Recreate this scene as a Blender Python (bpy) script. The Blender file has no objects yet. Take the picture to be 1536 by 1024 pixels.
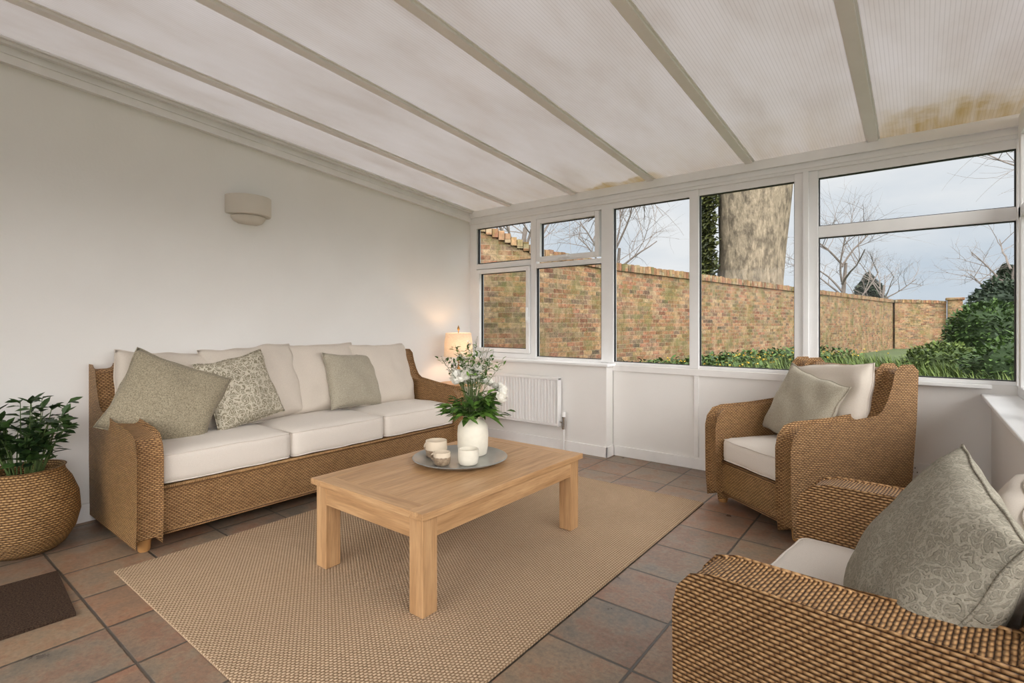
import bpy, bmesh, math, random
from mathutils import Vector, Matrix, noise, Euler
random.seed(7)
scene=bpy.context.scene
col=scene.collection
def S(r,g,b,a=1):
    f=lambda c:((c/255)/12.92 if c/255<=0.04045 else ((c/255+0.055)/1.055)**2.4)
    return (f(r),f(g),f(b),a)
# ---------------------------------------------------------------- node helper
class NT:
    def __init__(s,name):
        s.m=bpy.data.materials.new(name); s.m.use_nodes=True
        s.t=s.m.node_tree; s.n=s.t.nodes; s.l=s.t.links
        s.b=s.n.get('Principled BSDF'); s.out=s.n.get('Material Output')
    def node(s,typ,**kw):
        n=s.n.new(typ)
        for k,v in kw.items(): setattr(n,k,v)
        return n
    def put(s,sock,v):
        if hasattr(v,'is_output'): s.l.new(v,sock)
        elif v is not None: sock.default_value=v
    def math(s,op,a,b=None,c=None):
        n=s.node('ShaderNodeMath',operation=op); s.put(n.inputs[0],a)
        if b is not None: s.put(n.inputs[1],b)
        if c is not None: s.put(n.inputs[2],c)
        return n.outputs[0]
    def mr(s,a,f0,f1,t0=0,t1=1):
        n=s.node('ShaderNodeMapRange',interpolation_type='SMOOTHSTEP'); s.put(n.inputs[0],a)
        for i,q in enumerate((f0,f1,t0,t1)): n.inputs[i+1].default_value=q
        return n.outputs[0]
    def coord(s,kind='Object'): return s.node('ShaderNodeTexCoord').outputs[kind]
    def mapp(s,vec,scale=(1,1,1),loc=(0,0,0),rot=(0,0,0)):
        n=s.node('ShaderNodeMapping'); s.put(n.inputs[0],vec)
        n.inputs['Scale'].default_value=scale; n.inputs['Location'].default_value=loc; n.inputs['Rotation'].default_value=rot
        return n.outputs[0]
    def noise(s,vec,scale,detail=3,rough=.5,out=0):
        n=s.node('ShaderNodeTexNoise'); s.put(n.inputs['Vector'],vec)
        n.inputs['Scale'].default_value=scale; n.inputs['Detail'].default_value=detail; n.inputs['Roughness'].default_value=rough
        return n.outputs[out]
    def ramp(s,fac,stops,interp='LINEAR'):
        n=s.node('ShaderNodeValToRGB'); s.put(n.inputs[0],fac); cr=n.color_ramp; cr.interpolation=interp
        while len(cr.elements)<len(stops): cr.elements.new(.5)
        for e,(p,c) in zip(cr.elements,stops): e.position=p; e.color=c
        return n.outputs[0]
    def mix(s,f,a,b,blend='MIX'):
        n=s.node('ShaderNodeMix',data_type='RGBA',blend_type=blend)
        s.put(n.inputs[0],f); s.put(n.inputs[6],a); s.put(n.inputs[7],b); return n.outputs[2]
    def sep(s,v):
        n=s.node('ShaderNodeSeparateXYZ'); s.put(n.inputs[0],v); return n.outputs
    def bump(s,h,strength=.3,dist=.01):
        n=s.node('ShaderNodeBump'); n.inputs['Strength'].default_value=strength; n.inputs['Distance'].default_value=dist
        s.put(n.inputs['Height'],h); s.l.new(n.outputs[0],s.b.inputs['Normal'])
    def base(s,c,rough=.6,metal=0,spec=.5):
        s.put(s.b.inputs['Base Color'],c); s.put(s.b.inputs['Roughness'],rough); s.b.inputs['Metallic'].default_value=metal
        s.b.inputs['Specular IOR Level'].default_value=spec
        return s
def plain(name,c,rough=.6,metal=0,spec=.5,var=.08,scale=8):
    t=NT(name); n=t.noise(t.coord(),scale)
    d=tuple(x*(1-var) for x in c[:3])+(1,); e=tuple(min(1,x*(1+var)) for x in c[:3])+(1,)
    t.base(t.ramp(n,[(.3,d),(.7,e)]),rough,metal,spec); return t.m
# ---------------------------------------------------------------- materials
def mk_plaster():
    t=NT('plaster_white'); v=t.coord()
    n=t.noise(v,1.1,4); n2=t.noise(v,60,3)
    t.base(t.ramp(n,[(.3,S(234,231,227)),(.7,S(241,239,236))]),.85,0,.2); t.bump(n2,.12,.004); return t.m
M_plaster=mk_plaster()
M_pvc=plain('pvc_white',S(242,242,242),.35,var=.02)
M_trim=plain('painted_trim',S(241,239,237),.5,var=.03)
M_bar=plain('roof_bar_paint',S(240,235,232),.5,var=.02)
M_barw=plain('roof_trim_paint',S(236,234,232),.5,var=.04)
M_black=plain('rubber_gasket',S(30,30,32),.6)
def mk_floor():
    t=NT('slate_tiles'); v=t.coord(); x,y,z=t.sep(v)
    T=.362
    tx=t.math('DIVIDE',t.math('ADD',x,.82+T*40),T); ty=t.math('DIVIDE',t.math('ADD',y,-1.74+T*40),T)
    fx=t.math('FRACT',tx); fy=t.math('FRACT',ty)
    ex=t.math('MINIMUM',fx,t.math('SUBTRACT',1,fx)); ey=t.math('MINIMUM',fy,t.math('SUBTRACT',1,fy))
    e=t.math('MINIMUM',ex,ey)
    e=t.math('ADD',e,t.math('MULTIPLY',t.math('SUBTRACT',t.noise(v,18),.5),.012))
    tile=t.mr(e,.008,.022)
    cmb=t.node('ShaderNodeCombineXYZ'); t.put(cmb.inputs[0],t.math('FLOOR',tx)); t.put(cmb.inputs[1],t.math('FLOOR',ty))
    wn=t.node('ShaderNodeTexWhiteNoise'); t.put(wn.inputs[0],cmb.outputs[0])
    va=t.node('ShaderNodeVectorMath',operation='ADD'); t.put(va.inputs[0],v)
    sc=t.node('ShaderNodeVectorMath',operation='SCALE'); t.put(sc.inputs[0],wn.outputs[1]); sc.inputs[3].default_value=9
    t.put(va.inputs[1],sc.outputs[0])
    n=t.noise(va.outputs[0],5.5,7,.68)
    c1=t.ramp(n,[(.3,S(84,78,74)),(.4,S(118,108,94)),(.5,S(148,124,102)),(.57,S(146,104,80)),(.66,S(126,112,96)),(.8,S(106,100,92))])
    c2=t.ramp(wn.outputs[0],[(0,S(90,84,78)),(.25,S(140,120,100)),(.5,S(142,100,78)),(.7,S(106,98,90)),(1,S(138,118,96))])
    c=t.mix(.5,c1,c2); fine=t.noise(v,55,5,.75)
    c=t.mix(.6,c,t.ramp(fine,[(.3,(.28,.28,.28,1)),(.7,(.75,.75,.75,1))]),'OVERLAY')
    c=t.mix(tile,S(78,72,66),c)
    t.base(c,t.ramp(n,[(.3,(.26,)*3+(1,)),(.7,(.46,)*3+(1,))]),0,.5)
    h=t.math('ADD',tile,t.math('MULTIPLY',t.noise(va.outputs[0],9,5),.6)); t.bump(h,.45,.006); return t.m
M_floor=mk_floor()
def mk_roof():
    t=NT('polycarbonate_sheet'); v=t.coord(); x,y,z=t.sep(v)
    rib=t.math('ABSOLUTE',t.math('SINE',t.math('MULTIPLY',x,math.pi/.018)))
    dirt=t.noise(t.mapp(v,(2.4,.8,1)),1.6,6,.65)
    c=t.ramp(dirt,[(.25,S(193,188,185)),(.5,S(202,199,198)),(.8,S(209,207,208))])
    c=t.mix(.5,c,t.ramp(rib,[(0,(.6,.6,.6,1)),(.4,(1,1,1,1))]),'MULTIPLY')
    nn=t.math('MULTIPLY',t.math('SUBTRACT',t.noise(v,3.2,5,.65),.5),1.0)
    m1=t.math('MULTIPLY',t.mr(x,-.3,-.05),t.mr(t.math('ADD',y,nn),3.95,4.6))
    m2=t.math('MULTIPLY',t.math('MULTIPLY',t.mr(x,-2.65,-2.4),t.mr(x,-1.75,-1.95)),t.mr(t.math('ADD',y,nn),4.3,4.5))
    m3=t.math('MULTIPLY',t.mr(t.math('ADD',y,nn),3.4,4.8),.2)
    f=t.math('MINIMUM',t.math('ADD',t.math('ADD',m1,m2),m3),.7)
    streak=t.ramp(t.noise(t.mapp(v,(16,1.5,1)),1,4,.6),[(.35,(.35,.35,.35,1)),(.65,(1,1,1,1))])
    c=t.mix(t.math('MULTIPLY',f,streak),c,S(164,142,80))
    d=t.node('ShaderNodeBsdfDiffuse'); tr=t.node('ShaderNodeBsdfTranslucent'); t.put(d.inputs[0],c); t.put(tr.inputs[0],c)
    m=t.node('ShaderNodeMixShader'); m.inputs[0].default_value=.55; t.l.new(d.outputs[0],m.inputs[1]); t.l.new(tr.outputs[0],m.inputs[2])
    g=t.node('ShaderNodeBsdfGlossy'); g.inputs['Roughness'].default_value=.3
    m2_=t.node('ShaderNodeMixShader'); m2_.inputs[0].default_value=.04; t.l.new(m.outputs[0],m2_.inputs[1]); t.l.new(g.outputs[0],m2_.inputs[2])
    t.l.new(m2_.outputs[0],t.out.inputs[0]); return t.m
M_roof=mk_roof()
def mk_glass():
    t=NT('window_glass'); tr=t.node('ShaderNodeBsdfTransparent'); tr.inputs[0].default_value=(.97,.98,.98,1)
    g=t.node('ShaderNodeBsdfGlossy'); g.inputs['Roughness'].default_value=.02
    lw=t.node('ShaderNodeFresnel'); lw.inputs[0].default_value=1.25
    m=t.node('ShaderNodeMixShader'); t.l.new(lw.outputs[0],m.inputs[0]); t.l.new(tr.outputs[0],m.inputs[1]); t.l.new(g.outputs[0],m.inputs[2])
    t.l.new(m.outputs[0],t.out.inputs[0]); return t.m
M_glass=mk_glass()
def mk_wicker(name='wicker_rattan',dark=S(74,47,25),mid=S(162,121,78),light=S(210,170,121),h=.0100,s=.023,md=.58):
    t=NT(name); uv=t.coord('UV'); 
    wob=t.node('ShaderNodeVectorMath',operation='SCALE'); t.put(wob.inputs[0],t.noise(uv,11,2,out=1)); wob.inputs[3].default_value=.007
    ad=t.node('ShaderNodeVectorMath',operation='ADD'); t.put(ad.inputs[0],uv); t.put(ad.inputs[1],wob.outputs[0])
    u,v,_=t.sep(ad.outputs[0])
    vv=t.math('DIVIDE',v,h); row=t.math('FLOOR',vv); par=t.math('MULTIPLY',t.math('MODULO',t.math('ADD',row,10000),2),.5)
    ph=t.math('ADD',t.math('DIVIDE',u,s),par)
    c=t.math('MULTIPLY_ADD',t.math('COSINE',t.math('MULTIPLY',ph,2*math.pi)),.5,.5)
    prof=t.math('ABSOLUTE',t.math('SINE',t.math('MULTIPLY',vv,math.pi)))
    prof=t.math('POWER',prof,.55)
    hgt=t.math('MULTIPLY',prof,t.math('MULTIPLY_ADD',t.math('POWER',c,.45),md,1-md))
    cmb=t.node('ShaderNodeCombineXYZ'); t.put(cmb.inputs[0],row); t.put(cmb.inputs[1],t.math('FLOOR',ph))
    wn=t.node('ShaderNodeTexWhiteNoise'); t.put(wn.inputs[0],cmb.outputs[0])
    colr=t.ramp(hgt,[(.27,dark),(.6,mid),(1,light)])
    colr=t.mix(.65,colr,t.ramp(wn.outputs[0],[(0,(.55,.5,.45,1)),(1,(1.0,1.0,1.0,1))]),'MULTIPLY')
    big=t.noise(uv,3,3); colr=t.mix(.35,colr,t.ramp(big,[(.3,(.75,.7,.65,1)),(.7,(1,1,1,1))]),'MULTIPLY')
    t.base(colr,.5,0,.4); t.bump(hgt,.9,.006); return t.m
M_wicker=mk_wicker()
M_basket=mk_wicker('woven_basket',S(70,46,26),S(154,116,72),S(198,160,108),.013,.028,.55)
M_rim=mk_wicker('wicker_rim',S(78,50,26),S(166,124,80),S(212,172,122),.03,.009)
def mk_fabric(name,c1,c2,scale=500,bump=.25,wr=.5):
    t=NT(name); v=t.coord(); n=t.noise(v,scale,2,.7); n2=t.noise(v,5,3)
    t.base(t.ramp(n,[(.3,c1),(.7,c2)]),.92,0,.1)
    t.b.inputs['Sheen Weight'].default_value=.12
    t.bump(t.math('ADD',t.math('MULTIPLY',n,.25),n2),bump,.012); return t.m
M_cream=mk_fabric('linen_cream',S(212,203,193),S(230,222,213))
M_cream2=mk_fabric('linen_cream_back',S(198,187,174),S(218,208,196))
M_sage=mk_fabric('sage_tweed',S(120,111,92),S(178,167,144),150)
M_grsage=mk_fabric('grey_sage_linen',S(146,138,122),S(186,178,160),200)
def mk_pattern(name,ca,cb,scale,bm_=.35):
    t=NT(name); v=t.coord()
    d=t.node('ShaderNodeVectorMath',operation='SCALE'); t.put(d.inputs[0],t.noise(v,scale*.9,1,out=1)); d.inputs[3].default_value=.06
    ad=t.node('ShaderNodeVectorMath',operation='ADD'); t.put(ad.inputs[0],v); t.put(ad.inputs[1],d.outputs[0])
    vo=t.node('ShaderNodeTexVoronoi',feature='DISTANCE_TO_EDGE'); t.put(vo.inputs['Vector'],ad.outputs[0]); vo.inputs['Scale'].default_value=scale
    w=t.node('ShaderNodeTexVoronoi',feature='F1'); t.put(w.inputs['Vector'],ad.outputs[0]); w.inputs['Scale'].default_value=scale
    ring=t.math('ABSOLUTE',t.math('SINE',t.math('MULTIPLY',w.outputs['Distance'],13)))
    k=t.math('MULTIPLY',ring,t.ramp(vo.outputs[0],[(.03,(0,0,0,1)),(.09,(1,1,1,1))]))
    f=t.ramp(k,[(.4,(0,0,0,1)),(.6,(1,1,1,1))])
    c=t.mix(f,cb,ca); fine=t.noise(v,260,2,.7); c=t.mix(.5,c,t.ramp(fine,[(.3,(.3,.3,.3,1)),(.7,(.7,.7,.7,1))]),'OVERLAY')
    t.base(c,.92,0,.1); t.bump(t.math('ADD',f,t.noise(v,6)),bm_,.006); return t.m
M_pat=mk_pattern('fern_pattern_fabric',S(142,134,114),S(200,192,174),24)
M_pat2=mk_pattern('sage_embossed_fabric',S(140,135,122),S(160,154,140),30,.7)
def mk_wood(name='light_oak',axis=1,plank=None):
    t=NT(name); v=t.coord(); sc=[26,26,26]; sc[axis]=1.6
    vec=v
    if plank:
        x,y,z=t.sep(v); fl=t.math('FLOOR',t.math('DIVIDE',t.math('ADD',x,10),plank))
        cmb=t.node('ShaderNodeCombineXYZ'); t.put(cmb.inputs[1],t.math('MULTIPLY',fl,3.7)); 
        ad=t.node('ShaderNodeVectorMath',operation='ADD'); t.put(ad.inputs[0],v); t.put(ad.inputs[1],cmb.outputs[0]); vec=ad.outputs[0]
        wn=t.node('ShaderNodeTexWhiteNoise',noise_dimensions='1D'); t.put(wn.inputs['W'],fl)
    n=t.noise(t.mapp(vec,tuple(sc)),1,5,.6); n2=t.noise(t.mapp(vec,tuple(q*5 for q in sc)),1,3,.6)
    c=t.ramp(n,[(.28,S(166,126,86)),(.5,S(190,150,108)),(.72,S(204,166,124))])
    c=t.mix(.35,c,t.ramp(n2,[(.35,(.3,.28,.26,1)),(.6,(.6,.6,.6,1))]),'OVERLAY')
    if plank: c=t.mix(.4,c,t.ramp(wn.outputs[0],[(0,(.8,.76,.72,1)),(1,(1,1,1,1))]),'MULTIPLY')
    t.base(c,.36,0,.45); t.bump(n2,.08,.003); return t.m
M_woodY=mk_wood('oak_grain_long',1); M_woodX=mk_wood('oak_grain_cross',0); M_woodZ=mk_wood('oak_grain_leg',2); M_woodP=mk_wood('oak_planks',1,.135)
def mk_rug():
    t=NT('jute_weave'); v=t.coord(); x,y,z=t.sep(v)
    a=.017
    r=t.math('DIVIDE',x,a*.8); row=t.math('FLOOR',r)
    par=t.math('MULTIPLY',t.math('MODULO',t.math('ADD',row,1000),2),.5)
    q=t.math('ADD',t.math('DIVIDE',y,a),par)
    hgt=t.math('MULTIPLY',t.math('ABSOLUTE',t.math('SINE',t.math('MULTIPLY',q,math.pi))),t.math('ABSOLUTE',t.math('SINE',t.math('MULTIPLY',r,math.pi))))
    n=t.noise(v,120,2,.7)
    h2=t.math('ADD',hgt,t.math('MULTIPLY',n,.4))
    c=t.ramp(h2,[(.15,S(126,102,78)),(.6,S(184,157,128)),(1,S(207,183,156))])
    big=t.noise(v,2.5,3); c=t.mix(.3,c,t.ramp(big,[(.3,(.8,.78,.76,1)),(.7,(1,1,1,1))]),'MULTIPLY')
    t.base(c,.95,0,.1); t.bump(h2,.7,.006); return t.m
M_rug=mk_rug()
def mk_mat():
    t=NT('coir_brown'); v=t.coord(); n=t.noise(v,140,4,.8)
    t.base(t.ramp(n,[(.35,S(42,32,27)),(.65,S(98,78,64))]),1,0,.1); t.bump(n,1,.01); return t.m
M_mat=mk_mat()
def mk_brick():
    t=NT('old_brick'); uv=t.coord('UV')
    b=t.node('ShaderNodeTexBrick'); t.put(b.inputs['Vector'],uv); b.inputs['Scale'].default_value=1
    b.inputs['Brick Width'].default_value=.2; b.inputs['Row Height'].default_value=.07; b.inputs['Mortar Size'].default_value=.006
    b.inputs['Mortar Smooth'].default_value=.3
    b.inputs['Color1'].default_value=(0,0,0,1); b.inputs['Color2'].default_value=(1,1,1,1); b.inputs['Mortar'].default_value=(.5,.5,.5,1)
    c=t.ramp(b.outputs['Color'],[(0,S(98,66,52)),(.2,S(132,94,72)),(.4,S(146,118,88)),(.55,S(104,88,74)),(.7,S(138,96,76)),(.85,S(78,68,58)),(1,S(152,130,102))])
    c=t.mix(b.outputs['Fac'],c,S(130,116,95))
    n=t.noise(uv,20,6,.8); c=t.mix(1.0,c,t.ramp(n,[(.34,(.2,.2,.2,1)),(.66,(.80,.80,.80,1))]),'OVERLAY')
    moss=t.ramp(t.noise(uv,1.8,7,.85),[(.46,(0,0,0,1)),(.60,(.7,.7,.7,1))]); c=t.mix(moss,c,S(96,96,56))
    st=t.ramp(t.noise(t.mapp(uv,(1.2,.5,1),(4,3,0)),2.6,7,.85),[(.5,(0,0,0,1)),(.64,(.6,.6,.6,1))]); c=t.mix(st,c,S(158,134,106))
    dk=t.ramp(t.noise(t.mapp(uv,(1,1,1),(9,2,0)),2.2,7,.85),[(.53,(0,0,0,1)),(.67,(.5,.5,.5,1))]); c=t.mix(dk,c,S(76,66,54))
    t.base(c,.95,0,.1); t.bump(t.math('MULTIPLY',b.outputs['Fac'],-1),.5,.01); return t.m
M_brick=mk_brick()
def mk_bark():
    t=NT('plane_bark'); v=t.coord()
    n=t.noise(t.mapp(v,(1.6,1.6,.9)),2.2,7,.7)
    c=t.ramp(n,[(.25,S(70,64,56)),(.42,S(104,95,82)),(.55,S(138,126,108)),(.68,S(114,105,90)),(.85,S(84,77,66))])
    f=t.noise(t.mapp(v,(12,12,3.4)),1,5,.75); c=t.mix(1.0,c,t.ramp(f,[(.3,(.24,.24,.24,1)),(.7,(.74,.74,.74,1))]),'OVERLAY')
    t.base(c,.95,0,.1); t.bump(f,.8,.08); return t.m
M_bark=mk_bark()
M_twig=plain('twig_bark',S(100,92,86),.9,var=.2)
def mk_leaf(name,c1,c2,rough=.5):
    t=NT(name); g=t.node('ShaderNodeNewGeometry'); n=t.node('ShaderNodeTexWhiteNoise',noise_dimensions='1D'); t.put(n.inputs['W'],g.outputs['Random Per Island'])
    t.base(t.ramp(n.outputs[0],[(0,c1),(1,c2)]),rough,0,.4); return t.m
M_leaf=mk_leaf('leaf_green',S(40,70,24),S(104,142,56))
M_leafo=mk_leaf('shrub_leaf',S(24,44,18),S(70,96,40),.7)
M_leafd=mk_leaf('leaf_dark_green',S(26,46,22),S(64,92,42))
M_ivy=mk_leaf('ivy_leaf',S(34,42,18),S(84,88,38),.7)
M_grass=mk_leaf('grass_blade',S(40,58,22),S(90,106,46),.7)
M_petal=mk_leaf('white_petal',S(240,236,226),S(252,250,242))
M_lilac=mk_leaf('sprig_blossom',S(216,212,208),S(246,244,236))
M_yellow=mk_leaf('yellow_blossom',S(160,128,30),S(196,164,52))
M_stem=plain('stem_green',S(84,104,56),.6)
M_conif=mk_leaf('conifer_needles',S(30,44,32),S(58,74,52),.8)
M_lawn=plain('lawn',S(60,74,36),.95,var=.3,scale=3)
M_patio=plain('patio_paving',S(140,132,122),.9,var=.2,scale=2)
M_ceram=plain('ceramic_cream',S(230,222,206),.45,var=.04,scale=30)
def mk_mug():
    t=NT('banded_stoneware'); v=t.coord(); x,y,z=t.sep(v)
    n=t.noise(v,60,3,.7); c=t.ramp(n,[(.35,S(120,98,78)),(.65,S(168,148,124))])
    m=t.mr(t.math('ADD',z,t.math('MULTIPLY',t.noise(v,30),.01)),.516,.522); c=t.mix(m,c,S(216,200,178)); t.base(c,.4); return t.m
M_mug=mk_mug()
M_soil=plain('soil',S(50,38,28),1)
M_tray=plain('pewter_tray',S(178,180,178),.33,metal=.75,var=.12)
M_brass=plain('brass_aged',S(160,124,72),.35,metal=.9)
M_rad=plain('radiator_enamel',S(242,241,240),.35,var=.01)
M_chrome=plain('chrome',S(190,190,190),.2,metal=1)
M_foot=plain('rattan_wrapped_foot',S(170,124,74),.5,var=.12)
M_sconce=plain('sconce_plaster',S(216,208,196),.7,var=.02)
def mk_shade():
    t=NT('lampshade_linen'); d=t.node('ShaderNodeBsdfDiffuse'); tr=t.node('ShaderNodeBsdfTranslucent')
    n=t.noise(t.coord(),90); c=t.ramp(n,[(.3,S(236,224,206)),(.7,S(248,240,224))]); t.put(d.inputs[0],c); t.put(tr.inputs[0],c)
    m=t.node('ShaderNodeMixShader'); m.inputs[0].default_value=.28; t.l.new(d.outputs[0],m.inputs[1]); t.l.new(tr.outputs[0],m.inputs[2]); t.l.new(m.outputs[0],t.out.inputs[0]); return t.m
M_shade=mk_shade()
# ---------------------------------------------------------------- mesh helpers
def box_uv(bm):
    uvl=bm.loops.layers.uv.verify()
    for f in bm.faces:
        n=f.normal; a=[abs(n.x),abs(n.y),abs(n.z)]; k=a.index(max(a))
        for l in f.loops:
            p=l.vert.co
            l[uvl].uv=(p.y,p.z) if k==0 else ((p.x,p.z) if k==1 else (p.x,p.y))
def fin(bm,name,mats,smooth=False,parent=None,uv=False,ang=None):
    bmesh.ops.recalc_face_normals(bm,faces=bm.faces)
    bm.normal_update()
    if uv: box_uv(bm)
    me=bpy.data.meshes.new(name); bm.to_mesh(me); bm.free()
    for m in (mats if isinstance(mats,(list,tuple)) else [mats]): me.materials.append(m)
    o=bpy.data.objects.new(name,me); col.objects.link(o)
    if smooth:
        for p in me.polygons: p.use_smooth=True
        if ang is not None:
            try: me.set_sharp_from_angle(angle=math.radians(ang))
            except Exception: pass
    if parent: o.parent=parent
    return o
def box(bm,x0,x1,y0,y1,z0,z1,mat=0,bev=0):
    r=bmesh.ops.create_cube(bm,size=1); vs=r['verts']
    for v in vs: v.co=Vector(((x0+x1)/2+v.co.x*(x1-x0),(y0+y1)/2+v.co.y*(y1-y0),(z0+z1)/2+v.co.z*(z1-z0)))
    fs=set(f for v in vs for f in v.link_faces)
    for f in fs: f.material_index=mat
    if bev:
        es=list(set(e for v in vs for e in v.link_edges))
        r=bmesh.ops.bevel(bm,geom=es,offset=bev,segments=2,affect='EDGES',profile=.5)
        for f in r['faces']: f.material_index=mat
def prism(bm,poly,axis,a0,a1,mat=0):
    """extrude 2D polygon along axis: axis 'x': poly=(y,z); 'y': poly=(x,z); 'z': (x,y)"""
    def P(p,a): return {'x':(a,p[0],p[1]),'y':(p[0],a,p[1]),'z':(p[0],p[1],a)}[axis]
    A=[bm.verts.new(P(p,a0)) for p in poly]; B=[bm.verts.new(P(p,a1)) for p in poly]
    fs=[bm.faces.new(A),bm.faces.new(B[::-1])]
    n=len(poly)
    for i in range(n): fs.append(bm.faces.new((A[i],A[(i+1)%n],B[(i+1)%n],B[i])))
    for f in fs: f.material_index=mat
    return A+B
def tube(bm,pts,rad,n=6,mat=0,closed=False,cap=True):
    pts=[Vector(p) for p in pts]; m=len(pts)
    if not hasattr(rad,'__len__'): rad=[rad]*m
    rings=[]; prev=None
    for i,p in enumerate(pts):
        if closed: d=pts[(i+1)%m]-pts[i-1]
        else: d=pts[min(i+1,m-1)]-pts[max(i-1,0)]
        if d.length<1e-9: d=Vector((0,0,1))
        d.normalize()
        ref=prev if prev is not None and abs(prev.dot(d))<.95 else (Vector((0,0,1)) if abs(d.z)<.9 else Vector((1,0,0)))
        u=(ref-d*ref.dot(d)).normalized(); w=d.cross(u); prev=u
        rings.append([bm.verts.new(p+(u*math.cos(2*math.pi*k/n)+w*math.sin(2*math.pi*k/n))*rad[i]) for k in range(n)])
    seg=m if closed else m-1
    for i in range(seg):
        a=rings[i]; b=rings[(i+1)%m]
        for k in range(n):
            f=bm.faces.new((a[k],a[(k+1)%n],b[(k+1)%n],b[k])); f.material_index=mat
    if cap and not closed:
        for r in (rings[0],rings[-1]):
            try: f=bm.faces.new(r); f.material_index=mat
            except Exception: pass
def lathe(bm,prof,n=32,c=(0,0,0),mat=0,a0=0,a1=2*math.pi,uvs=None):
    full=abs(a1-a0-2*math.pi)<1e-6; cnt=n if full else n+1
    uvl=bm.loops.layers.uv.verify()
    rings=[]
    for r,z in prof:
        rings.append([bm.verts.new((c[0]+r*math.cos(a0+(a1-a0)*k/n),c[1]+r*math.sin(a0+(a1-a0)*k/n),c[2]+z)) for k in range(cnt)])
    L=0
    for i in range(len(prof)-1):
        dl=math.dist(prof[i],prof[i+1]); R=uvs or .25
        for k in range(n):
            k2=(k+1)%cnt if full else k+1
            f=bm.faces.new((rings[i][k],rings[i][k2],rings[i+1][k2],rings[i+1][k])); f.material_index=mat
            us=[k,k+1,k+1,k]; vs=[L,L,L+dl,L+dl]
            for l,uu,vv in zip(f.loops,us,vs): l[uvl].uv=(uu/n*2*math.pi*R,vv)
        L+=dl
def rbox(bm,w,d,h,r,cuts=8,crown=0,wr=0,seed=0):
    bmesh.ops.create_cube(bm,size=2)
    bmesh.ops.subdivide_edges(bm,edges=bm.edges[:],cuts=cuts,use_grid_fill=True)
    H=(w/2,d/2,h/2)
    for v in bm.verts:
        s=v.co.copy()
        p=Vector([math.copysign(abs(s[i])**.75,s[i])*H[i] for i in range(3)])
        q=Vector([max(-H[i]+r,min(H[i]-r,p[i])) for i in range(3)])
        dv=p-q
        if dv.length>1e-6: p=q+dv.normalized()*r*min(1,max(abs(dv[i]) for i in range(3))/r)
        cx=(1-min(1,abs(p.x/H[0]))**2.5); cy=(1-min(1,abs(p.y/H[1]))**2.5); cz=(1-min(1,abs(p.z/H[2]))**2)
        p.z+=math.copysign(1,s.z)*crown*cx*cy*(abs(s.z)>.5)*(1 if s.z>0 else .2)
        p.y+=s.y*cz*cx*crown*.35; p.x+=s.x*cz*cy*crown*.35
        if wr: p+=noise.noise_vector(p*6+Vector((seed*7.3,0,0)))*wr
        v.co=p
def cushion(name,w,d,h,M,mat,parent,r=.05,crown=.02,seed=0,piping=True,wr=.006):
    bm=bmesh.new(); rbox(bm,w,d,h,r,10,crown,wr,seed)
    if piping:
        for zz in (h/2-r*.35,-h/2+r*.35):
            pts=[]; rr=r*1.0; k=6
            for cx,cy,a0 in ((w/2-rr,d/2-rr,0),(-w/2+rr,d/2-rr,90),(-w/2+rr,-d/2+rr,180),(w/2-rr,-d/2+rr,270)):
                for i in range(k+1):
                    a=math.radians(a0+90*i/k); pts.append(Vector((cx+(rr-.008)*math.cos(a),cy+(rr-.008)*math.sin(a),zz)))
            P2=[]
            for i in range(len(pts)):
                a=pts[i]; b=pts[(i+1)%len(pts)]; ns=max(1,int((b-a).length/.05))
                for j in range(ns):
                    q=a.lerp(b,j/ns); cx_=(1-abs(q.x/(w/2))**2.5); cy_=(1-abs(q.y/(d/2))**2.5)
                    q=q+Vector((q.x/(w/2)*max(0,cy_)*crown*.3,q.y/(d/2)*max(0,cx_)*crown*.3,0))+noise.noise_vector(q*6+Vector((seed*7.3,0,0)))*wr
                    P2.append(q)
            tube(bm,P2,.004,6,0,closed=True)
    o=fin(bm,name,mat,True,parent); o.matrix_local=M; return o
def pillow(name,w,h,T,M,mat,parent,seed=0,N=26,ears=.085,pw=.42,wob=.012):
    bm=bmesh.new(); g={}
    for side in (1,-1):
        for i in range(N+1):
            for j in range(N+1):
                s=-1+2*i/N; t=-1+2*j/N; edge=i in(0,N) or j in(0,N)
                if edge and side==-1: continue
                x=w/2*s*(1-ears*(1-t*t)*abs(s)); z=h/2*t*(1-ears*(1-s*s)*abs(t))
                th=T/2*(max(0,(1-s*s))*max(0,(1-t*t)))**pw*(1-.12*t)
                p=Vector((x,side*th,z)); 
                p+=noise.noise_vector(Vector((s*2.2+seed*5,t*2.2,side*1.5)))*wob
                cr_=(abs(s)*abs(t))**1.5
                fold=math.sin((s*1.3+t*.9)*5+seed)*.004*(1-s*s)*(1-t*t)+math.sin(math.atan2(t,s)*14+seed)*.004*cr_*(1-s*s+1-t*t); p.y+=fold*side
                v=bm.verts.new(p); g[(side,i,j)]=v
                if edge: g[(-1,i,j)]=v
    for side in (1,-1):
        for i in range(N):
            for j in range(N):
                q=(g[(side,i,j)],g[(side,i+1,j)],g[(side,i+1,j+1)],g[(side,i,j+1)])
                bm.faces.new(q if side==-1 else q[::-1])
    P=[g[(1,i,0)].co.copy() for i in range(N)]+[g[(1,N,j)].co.copy() for j in range(N)]+[g[(1,N-i,N)].co.copy() for i in range(N)]+[g[(1,0,N-j)].co.copy() for j in range(N)]
    tube(bm,P,.004,5,0,closed=True)
    o=fin(bm,name,mat,True,parent); o.matrix_local=M; return o
def empty(name,loc=(0,0,0),rz=0):
    e=bpy.data.objects.new(name,None); col.objects.link(e); e.location=loc; e.rotation_euler=(0,0,rz); e.empty_display_size=.1; return e
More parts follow.
